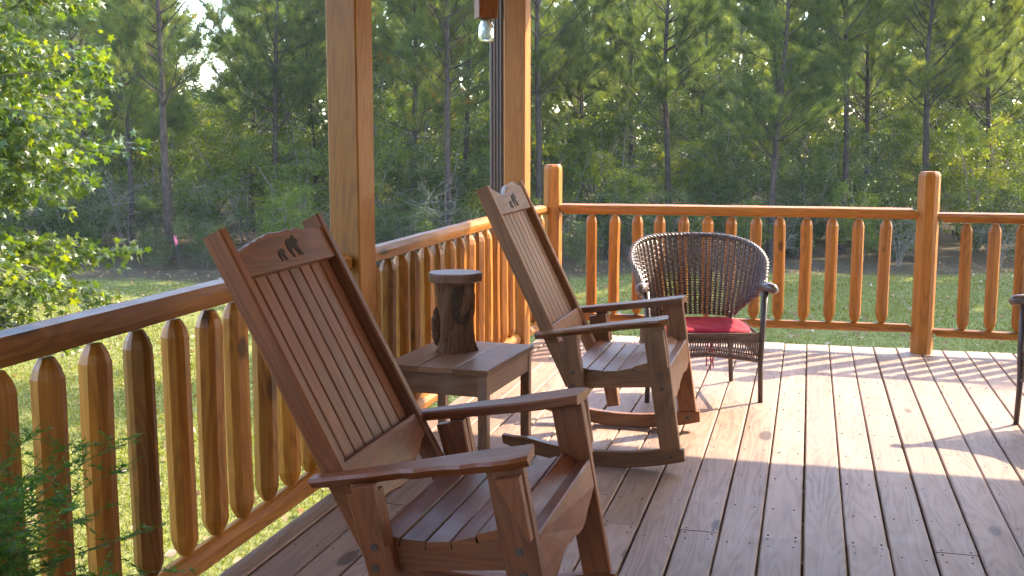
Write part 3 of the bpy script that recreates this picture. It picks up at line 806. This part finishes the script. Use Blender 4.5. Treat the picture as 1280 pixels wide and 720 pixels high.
def shrub_meshes(seed, H=2.6, rad=1.2, n_leaf=5200, ls=.07, mat='leafA', stems=6, bare=0.0):
    rg = random.Random(seed); ng = np.random.default_rng(seed); st = MB(); tips = []
    for k in range(stems):
        az = rg.uniform(0, 6.283); lean = rg.uniform(.05, .5); p = Vector((rg.uniform(-.15, .15), rg.uniform(-.15, .15), -.1)); pts = [p]; d = Vector((math.cos(az) * lean, math.sin(az) * lean, 1)).normalized()
        hh = H * rg.uniform(.65, 1.0)
        for s in range(7):
            d = (d + Vector((rg.uniform(-.2, .2), rg.uniform(-.2, .2), .05))).normalized(); pts.append(pts[-1] + d * hh / 7)
        sticks(st, pts, .022 * H / 3, .004)
        for j in range(13):
            f = rg.uniform(.2, 1); i = min(6, int(f * 7)); b0 = pts[i].lerp(pts[i + 1], f * 7 - i)
            az = rg.uniform(0, 6.283); dd = Vector((math.cos(az), math.sin(az), rg.uniform(-.3, .7))).normalized(); ln = rad * rg.uniform(.35, .9) * (1 - .4 * f)
            mid = b0 + dd * ln * .5 + Vector((0, 0, .04)); e = b0 + dd * ln + Vector((rg.uniform(-.1, .1), rg.uniform(-.1, .1), -.03))
            sticks(st, [b0, mid, e], .008, .003, 3)
            for q in (.35, .55, .75, .9, 1.0): tips.append((b0.lerp(mid, q * 2) if q < .5 else mid.lerp(e, q * 2 - 1), dd))
            for m_ in range(2):
                az2 = rg.uniform(0, 6.283); d2 = (dd + Vector((math.cos(az2), math.sin(az2), rg.uniform(-.4, .5)))).normalized(); e2 = mid.lerp(e, rg.random()) + d2 * ln * .4
                sticks(st, [mid.lerp(e, .3), e2], .004, .002, 3)
                tips.append((e2, d2)); tips.append((mid.lerp(e2, .6), d2))
    if bare and bare >= 1: return st, None
    T = np.array([list(a) for a, b in tips]); D0 = np.array([list(b) for a, b in tips]); wt = ng.gamma(.38, 1, len(T)); wt /= wt.sum()
    pick = ng.choice(len(T), n_leaf, p=wt); C = T[pick] + ng.normal(size=(n_leaf, 3)) * .09
    D = D0[pick] * .5 + ng.normal(size=(n_leaf, 3)) * .6 + np.array([0, 0, -.15])
    tone = ng.beta(1.3, 1.6, len(T))
    V, F, Sz, Rn = cards(C, D, ls * ng.uniform(.6, 1.25, n_leaf), ls * .62, ng, np.clip(tone[pick] * .8 + ng.normal(size=n_leaf) * .1, 0, 1))
    return st, np_mesh('foliage', V, F, Sz, Rn, M[mat])

def plant(name, label, cat, st, st_name, st_mat, me, me_name, group=None):
    root = thing(name, label, cat, (0, 0, 0), 0, group)
    st.build(st_name, st_mat, root)
    if me is not None: obj(me_name, me, root)
    return root
pines = []
for i, kw in enumerate([dict(H=10, r0=.095, cb=3.0, spread=2.1), dict(H=9.5, r0=.085, cb=2.2, spread=1.9, rust=.06), dict(H=9, r0=.07, cb=1.8, spread=1.7), dict(H=10, r0=.085, cb=3.6, spread=2.2), dict(H=7.5, r0=.055, cb=1.0, spread=1.5), dict(H=9.5, r0=.085, cb=2.6, spread=2.3)]):
    tr, cr = pine_meshes(100 + i, **kw)
    root = plant('pine_tree', 'pine', 'pine tree', tr, 'trunk', M['pinebark'], cr, 'crown'); pines.append(root)
used = set()
def place(proto, px, d, label, group=None, rz=None, s=1.0):
    o = proto if proto.name not in used else copy_tree(proto)
    used.add(proto.name)
    p = at(px, d); p.z = gz(p); o.location = p; o.rotation_euler = (0, 0, random.uniform(0, 6.28) if rz is None else rz); o.scale = (s, s, s * random.uniform(.93, 1.07)); o.rotation_euler.x = random.uniform(-.035, .035); o.rotation_euler.y = random.uniform(-.035, .035)
    o['label'] = label
    if group: o['group'] = group
    return o
random.seed(41)
GP = 'young pines along the edge of the woods'
front = [
 (112, 27.0, 1, 'thin pine just right of the star-leaved tree, mostly hidden by it'),
 (163, 25.5, 2, 'thin dark-trunked pine left of the tall bare-limbed pine'),
 (212, 24.0, 0, 'tall straight pine with bare limbs, rising behind the pink marker flag'),
 (345, 26.5, 5, 'bushy pine rising above the carved headboard of the nearest rocking chair'),
 (395, 28.0, 4, 'small full pine just left of the nearer square porch post'),
 (515, 26.0, 1, 'pine with thin trunk between the porch posts, left of the darker one'),
 (562, 24.6, 3, 'dark straight pine midway between the two square porch posts, under the jar lamp side'),
 (672, 26.0, 0, 'grey pine trunk just right of the square post with the downspout'),
 (722, 28.0, 2, 'thin pine above the corner railing post'),
 (835, 27.0, 5, 'full pine rising above the left half of the wicker armchair'),
 (964, 24.8, 1, 'slender pale pine right of the wicker armchair, bare low on its trunk'),
 (1053, 26.0, 3, 'dark pine halfway between the wicker armchair and the stout log post'),
 (1152, 26.5, 0, 'crooked dark pine right behind the stout log post'),
 (1235, 28.5, 5, 'pine near the right edge, above the right-hand log railing'),
]
for px, d, k, lb in front: place(pines[k], px, d, lb, GP)
GB = 'crowd of pines deeper in the woods'
rgp = random.Random(77)
for row, (d0, n) in enumerate(((30, 12), (35, 13), (41, 13))):
    for i in range(n):
        px = -60 + 1400 * (i + rgp.uniform(.1, .9)) / n
        if 222 < px < 312: continue
        place(pines[rgp.randrange(6)], px, d0 + rgp.uniform(-1.8, 1.8), 'tall unseen pine on the sun side, placed to dapple the deck', GB, s=rgp.uniform(.85, 1.05))
# woods going on to the right of the view, towards the sun
for i in range(34):
    o = place(pines[rgp.choice((0, 1, 3, 5))], 1400 + i * 62 + rgp.uniform(-40, 40), (23.5, 28)[i % 2] + rgp.uniform(-1.5, 1.5), 'tall unseen pine on the sun side, placed to dapple the deck', GB, s=rgp.uniform(1.4, 1.75))

# a tall pine between the deck and the sun: its top dapples the boards
for (x, y, s_) in ((12.4, 18.4, 1.47), (13.2, 17.3, 1.42)):
    o = copy_tree(pines[2]); o.location = (x, y, gz(Vector((x, y, 0)))); o.scale = (s_, s_, s_); o['label'] = 'tall unseen pine on the sun side, placed to dapple the deck'; o['group'] = GB
shr = []
for i, kw in enumerate([dict(H=2.6, rad=1.1), dict(H=3.4, rad=1.3, n_leaf=6500), dict(H=2.0, rad=1.0, n_leaf=4200, ls=.06), dict(H=4.6, rad=1.5, n_leaf=7500, mat='leafB', ls=.08), dict(H=3.0, rad=1.2, n_leaf=5500, mat='leafB', ls=.075), dict(H=5.2, rad=1.4, n_leaf=8500, ls=.075)]):
    st, me = shrub_meshes(200 + i, **kw)
    shr.append(plant('shrub', 'shrub', 'shrub', st, 'stem', M['graybark'], me, 'foliage'))
GS = 'leafy shrubs and saplings under the pines'
st, me = shrub_meshes(300, H=2.2, rad=1.4, stems=5, bare=1); bare = plant('bare_bush', 'leafless pale branched bush at the edge of the woods', 'bush', st, 'stem', M['graybark'], None, None)
rgs = random.Random(5)
for row, (d0, n, ks, smin) in enumerate(((24.2, 20, (0, 2, 0, 4), .6), (26.2, 20, (0, 1, 2, 4, 3), .8), (28.5, 18, (1, 0, 3, 5), .9), (32, 16, (1, 5, 3, 1), 1.0), (37, 15, (5, 3, 5, 1), 1.1))):
    for i in range(n):
        px = -40 + 1360 * (i + rgs.uniform(.1, .9)) / n
        k = rgs.choice(ks); d = d0 + rgs.uniform(-.8, .8) + (px - 640) / 640 * .9
        place(shr[k], px, d, 'leafy shrub in the thicket under the pines', GS, s=smin * rgs.uniform(.8, 1.25))
for i in range(9):
    place(bare, 60 + 150 * i + rgs.uniform(-50, 50), 24.2 + rgs.uniform(-.4, 1.5), 'leafless pale branched bush at the edge of the woods', 'leafless bushes at the edge of the woods', s=rgs.uniform(.6, 1.1))

# far woods: a mass of foliage nobody could count
def far_woods():
    ng = np.random.default_rng(9); n = 110000
    lat = ng.uniform(-30, 32, n); dep = ng.uniform(46, 64, n); z = GZ + 1 + 15 * ng.beta(1.1, 1.6, n)
    cl = np.sin(lat * .9 + 1) * np.cos(dep * .7) + np.sin(z * 1.3 + lat * .5) + ng.normal(size=n) * .5
    keep = (cl > -.7) & ~((lat / dep > -.295) & (lat / dep < -.24) & (z > 3.5)); lat, dep, z = lat[keep], dep[keep], z[keep]; n = len(lat)
    C = np.stack([FWD.x * dep + RGT.x * lat, FWD.y * dep + RGT.y * lat, z], 1)
    V, F, Sz, Rn = cards(C, ng.normal(size=(n, 3)), .42, .3, ng, ng.beta(2, 2, n))
    # unseen foliage ring on the other sides, added to dim the low sky
    n2 = 26000; az = ng.uniform(R(75), R(345), n2); rr_ = ng.uniform(30, 40, n2)
    az = math.pi / 2 + YAW + az; zz = GZ + 8 * ng.beta(1.0, 1.3, n2)
    keep = ~((np.cos(az) * S.x + np.sin(az) * S.y) * 1 > .35)
    C2 = np.stack([np.cos(az) * rr_, np.sin(az) * rr_, zz], 1)[keep]; n2 = len(C2)
    V2, F2, S2, R2 = cards(C2, ng.normal(size=(n2, 3)), .9, .7, ng, ng.beta(2, 2, n2))
    F = np.concatenate([F, F2 + len(V)]); V = np.concatenate([V, V2]); Sz = np.concatenate([Sz, S2]); Rn = np.concatenate([Rn, R2])
    tag(obj('far_woods', np_mesh('far_woods', V, F, Sz, Rn, M['leafA'])), 'dense far woods behind the pines', None, None, 'stuff')
far_woods()

# star-leaved tree at the left
def star_tree():
    rg = random.Random(31); ng = np.random.default_rng(31); st = MB(); H = 7.5; tips = []
    sticks(st, [(0, 0, -.2), (.03, .02, 1.5), (-.03, .05, 3.2), (.04, .0, 5), (0, 0, H)], .09, .012, 9)
    z = 1.1
    while z < H - .3:
        for k in range(5):
            az = rg.uniform(0, 6.283); ln = (1.45 if z < 4 else 1.45 * (H - z) / (H - 4) + .2) * rg.uniform(.6, 1.1); el = rg.uniform(.05, .5)
            d = Vector((math.cos(az), math.sin(az), el)).normalized(); p = Vector((0, 0, z)); pts = [p]
            for s in range(5):
                d = (d + Vector((rg.uniform(-.18, .18), rg.uniform(-.18, .18), -.10))).normalized(); pts.append(pts[-1] + d * ln / 5)
            sticks(st, pts, .018, .004, 5)
            for s in range(1, 6):
                for j in range(3):
                    a2 = rg.uniform(0, 6.28); d2 = (d + Vector((math.cos(a2), math.sin(a2), rg.uniform(-.6, .5))) * .9).normalized(); e = pts[s] + d2 * rg.uniform(.15, .42)
                    sticks(st, [pts[s], e], .004, .002, 3)
                    tips.append((pts[s].lerp(e, .5), d2)); tips.append((e, d2))
        z += rg.uniform(.2, .32)
    T = np.array([list(a) for a, b in tips]); D0 = np.array([list(b) for a, b in tips]); per = 8
    C = np.repeat(T, per, 0); n = len(C); C = C + ng.normal(size=(n, 3)) * .055; D = np.repeat(D0, per, 0) * .5 + ng.normal(size=(n, 3)) * .5 + np.array([0, 0, -.45])
    D /= np.linalg.norm(D, axis=1, keepdims=True); r = ng.normal(size=(n, 3)) * .6 + np.array([0, 0, 1.0]); s = np.cross(D, r); s /= np.linalg.norm(s, axis=1, keepdims=True); nn = np.cross(s, D)
    # five-pointed star outline
    ang = []; rad = []
    for k, (a, rr) in enumerate([(0, 1), (26, .42), (58, .9), (88, .38), (122, .68), (165, .2), (195, .2), (238, .68), (272, .38), (302, .9), (334, .42)]): ang.append(R(a)); rad.append(rr)
    size = .062 * ng.uniform(.65, 1.25, n)[:, None]
    cen = C + D * size * .35
    Vs = [cen + nn * size * .08]
    for a, rr in zip(ang, rad): Vs.append(cen + (D * math.cos(a) + s * math.sin(a)) * size * rr * 1.05 - nn * size * .12 * rr)
    m = len(ang) + 1; V = np.stack(Vs, 1).reshape(-1, 3); i = np.arange(n)[:, None] * m
    F = np.concatenate([np.concatenate([i, i + 1 + k, i + 1 + (k + 1) % (m - 1)], 1) for k in range(m - 1)], 1).ravel()
    tone = np.repeat(ng.beta(2.2, 1.5, len(T)), per)
    rn = np.clip(tone * .7 + ng.normal(size=n) * .1 + np.where(C[:, 2] < 1.9, .22, 0) * ng.random(n), 0, 1)  # low leaves yellower, with the sunlight on them painted in as lighter tone
    me = np_mesh('crown', V, F, np.full(n * (m - 1), 3), np.repeat(rn, m), M['star'])
    root = plant('star_leaved_tree', 'bright green star-leaved tree standing on the lawn at the left edge', 'tree', st, 'trunk', M['graybark'], me, 'crown')
    p = at(-75, 10.5); p.z = GZ; root.location = p
star_tree()

# potted fern, lower left corner
def fern():
    p = Vector((-1.62, 1.56, 0))
    t = thing('potted_fern', 'feathery green fern in a clay pot by the near railing', 'plant', p)
    b = MB(); n = 28
    def rr(r, z): return [(r * math.cos(2 * math.pi * i / n), r * math.sin(2 * math.pi * i / n), z) for i in range(n)]
    b.loft([rr(.11, 0), rr(.145, .34), rr(.16, .342), rr(.162, .38), rr(.148, .38), rr(.138, .32)], smooth=False); b.build('pot', M['clay'], t)
    b = MB(); b.loft([rr(.136, .30), rr(.136, .355)]); b.build('soil', M['soil'], t)
    rg = random.Random(8); ng = np.random.default_rng(8); st = MB(); C, D = [], []
    for k in range(135):
        az = rg.uniform(0, 6.283); p = Vector((rg.uniform(-.06, .06), rg.uniform(-.06, .06), .34)); d = Vector((math.cos(az) * rg.uniform(.05, .5), math.sin(az) * rg.uniform(.05, .5), 1)).normalized(); ln = rg.uniform(.36, .70); pts = [p]
        for s in range(8):
            d = (d + Vector((math.cos(az) * .09, math.sin(az) * .09, -.085))).normalized(); pts.append(pts[-1] + d * ln / 8)
        sticks(st, pts, .002, .0008, 3)
        for s in range(2, 9):
            for j in range(4):
                a2 = rg.uniform(0, 6.28); d2 = (d * .6 + Vector((math.cos(a2), math.sin(a2), rg.uniform(-.2, .4)))).normalized(); bl = rg.uniform(.04, .11) * (1.1 - .06 * s); b0 = pts[s - 1].lerp(pts[s], rg.random())
                e = b0 + d2 * bl; sticks(st, [b0, e], .0008, .0005, 3)
                for m_ in range(15):
                    q = rg.random(); C.append(b0.lerp(e, q)); a3 = rg.uniform(0, 6.28); D.append((d2 * .7 + Vector((math.cos(a3), math.sin(a3), rg.uniform(-.5, .5)))).normalized())
    st.build('stem', M['fern'], t)
    C = np.array([list(c) for c in C]); D = np.array([list(c) for c in D])
    V, F, Sz, Rn = needles(C, D, .019 * ng.uniform(.7, 1.3, len(C)), .0032, ng.random(len(C)))
    obj('foliage', np_mesh('foliage', V, F, Sz, Rn, M['fern']), t)
fern()

# marker flag
def flag():
    p = at(219, 23.2); p.z = gz(p)
    t = thing('marker_flag', 'pink marker flag on a thin dark stake at the edge of the woods', 'flag', p)
    b = MB(); b.tube([(0, 0, -.1), (.0, 0, .35), (-.02, 0, .72)], .008, 6); b.build('stake', M['stake'], t)
    b = MB(); rings = []
    for k in range(7):
        z = .72 - .20 * k / 6; x = -.02 - .012 * math.sin(k * 1.1) + .01 * k / 6
        rings.append([(x - .032, .004 * math.sin(k), z), (x, .014 * math.cos(k), z), (x + .032, -.004 * math.sin(k), z + .01), (x, .014 * math.cos(k) - .004, z)])
    b.loft(rings); b.build('ribbon', M['pink'], t)
flag()

# grass
def grass():
    ng = np.random.default_rng(2); n = 230000
    d = 6.2 * (23.5 / 6.2) ** ng.random(n) ** .85; lat = ng.uniform(-.60, .56, n) * d
    x = FWD.x * d + RGT.x * lat; y = FWD.y * d + RGT.y * lat
    edge = 22.3 + .10 * lat + .6 * np.sin(lat * .6)
    patch = np.sin(x * 1.1 + np.sin(y * .8)) * np.cos(y * 1.3 + 1) 
    keep = ((x < -2.0) | (y > 8.0)) & (d < edge + ng.normal(size=n) * .7)
    x, y, d, patch = x[keep], y[keep], d[keep], patch[keep]; n = len(x)
    z = GZ + .05 * np.sin(x * .35 + 1) * np.cos(y * .3) - .005
    C = np.stack([x, y, z], 1); D = ng.normal(size=(n, 3)) * .55; D[:, 2] = 1
    rn = np.clip(ng.beta(2, 3, n) * .8 + patch * .10 + ng.normal(size=n) * .08 + (ng.random(n) < .08) * .4, 0, 1)
    V, F, Sz, Rn = needles(C, D, (.042 + .014 * patch) * ng.uniform(.6, 1.5, n), .006 + .0004 * d, rn)
    tag(obj('grass', np_mesh('grass', V, F, Sz, Rn, M['grass'])), 'short patchy grass of the lawn', None, None, 'stuff')
    n = 2600; d = 6.5 + 19 * ng.random(n); lat = ng.uniform(-.6, .56, n) * d
    x = FWD.x * d + RGT.x * lat; y = FWD.y * d + RGT.y * lat; k = (x < -2.0) | (y > 8.0); x, y = x[k], y[k]; n = len(x)
    C = np.stack([x, y, np.full(n, GZ + .05)], 1); D = ng.normal(size=(n, 3)); D[:, 2] *= .3
    V, F, Sz, Rn = cards(C, D, .08 * ng.uniform(.6, 1.3, n), .06, ng, ng.random(n))
    tag(obj('fallen_leaves', np_mesh('fallen_leaves', V, F, Sz, Rn, M['litter'])), 'dry fallen leaves scattered over the lawn', None, None, 'stuff')
grass()

# thin bright haze volume added to imitate lens glare
def veil():
    b = MB(); b.loft([[(-75, -45, GZ - 1.2), (75, -45, GZ - 1.2), (75, 95, GZ - 1.2), (-75, 95, GZ - 1.2)], [(-75, -45, 19), (75, -45, 19), (75, 95, 19), (-75, 95, 19)]])
    m = bpy.data.materials.new('veil'); m.use_nodes = True; t = m.node_tree; t.nodes.remove(t.nodes['Principled BSDF'])
    v = nd(t, 'VolumePrincipled'); v.inputs['Color'].default_value = (.88, .93, .97, 1); v.inputs['Density'].default_value = .0006; v.inputs['Anisotropy'].default_value = .3
    t.links.new(v.outputs[0], t.nodes['Material Output'].inputs['Volume'])
    tag(b.build('veil', m), 'thin bright haze volume added to imitate lens glare', None, None, 'stuff')
veil()
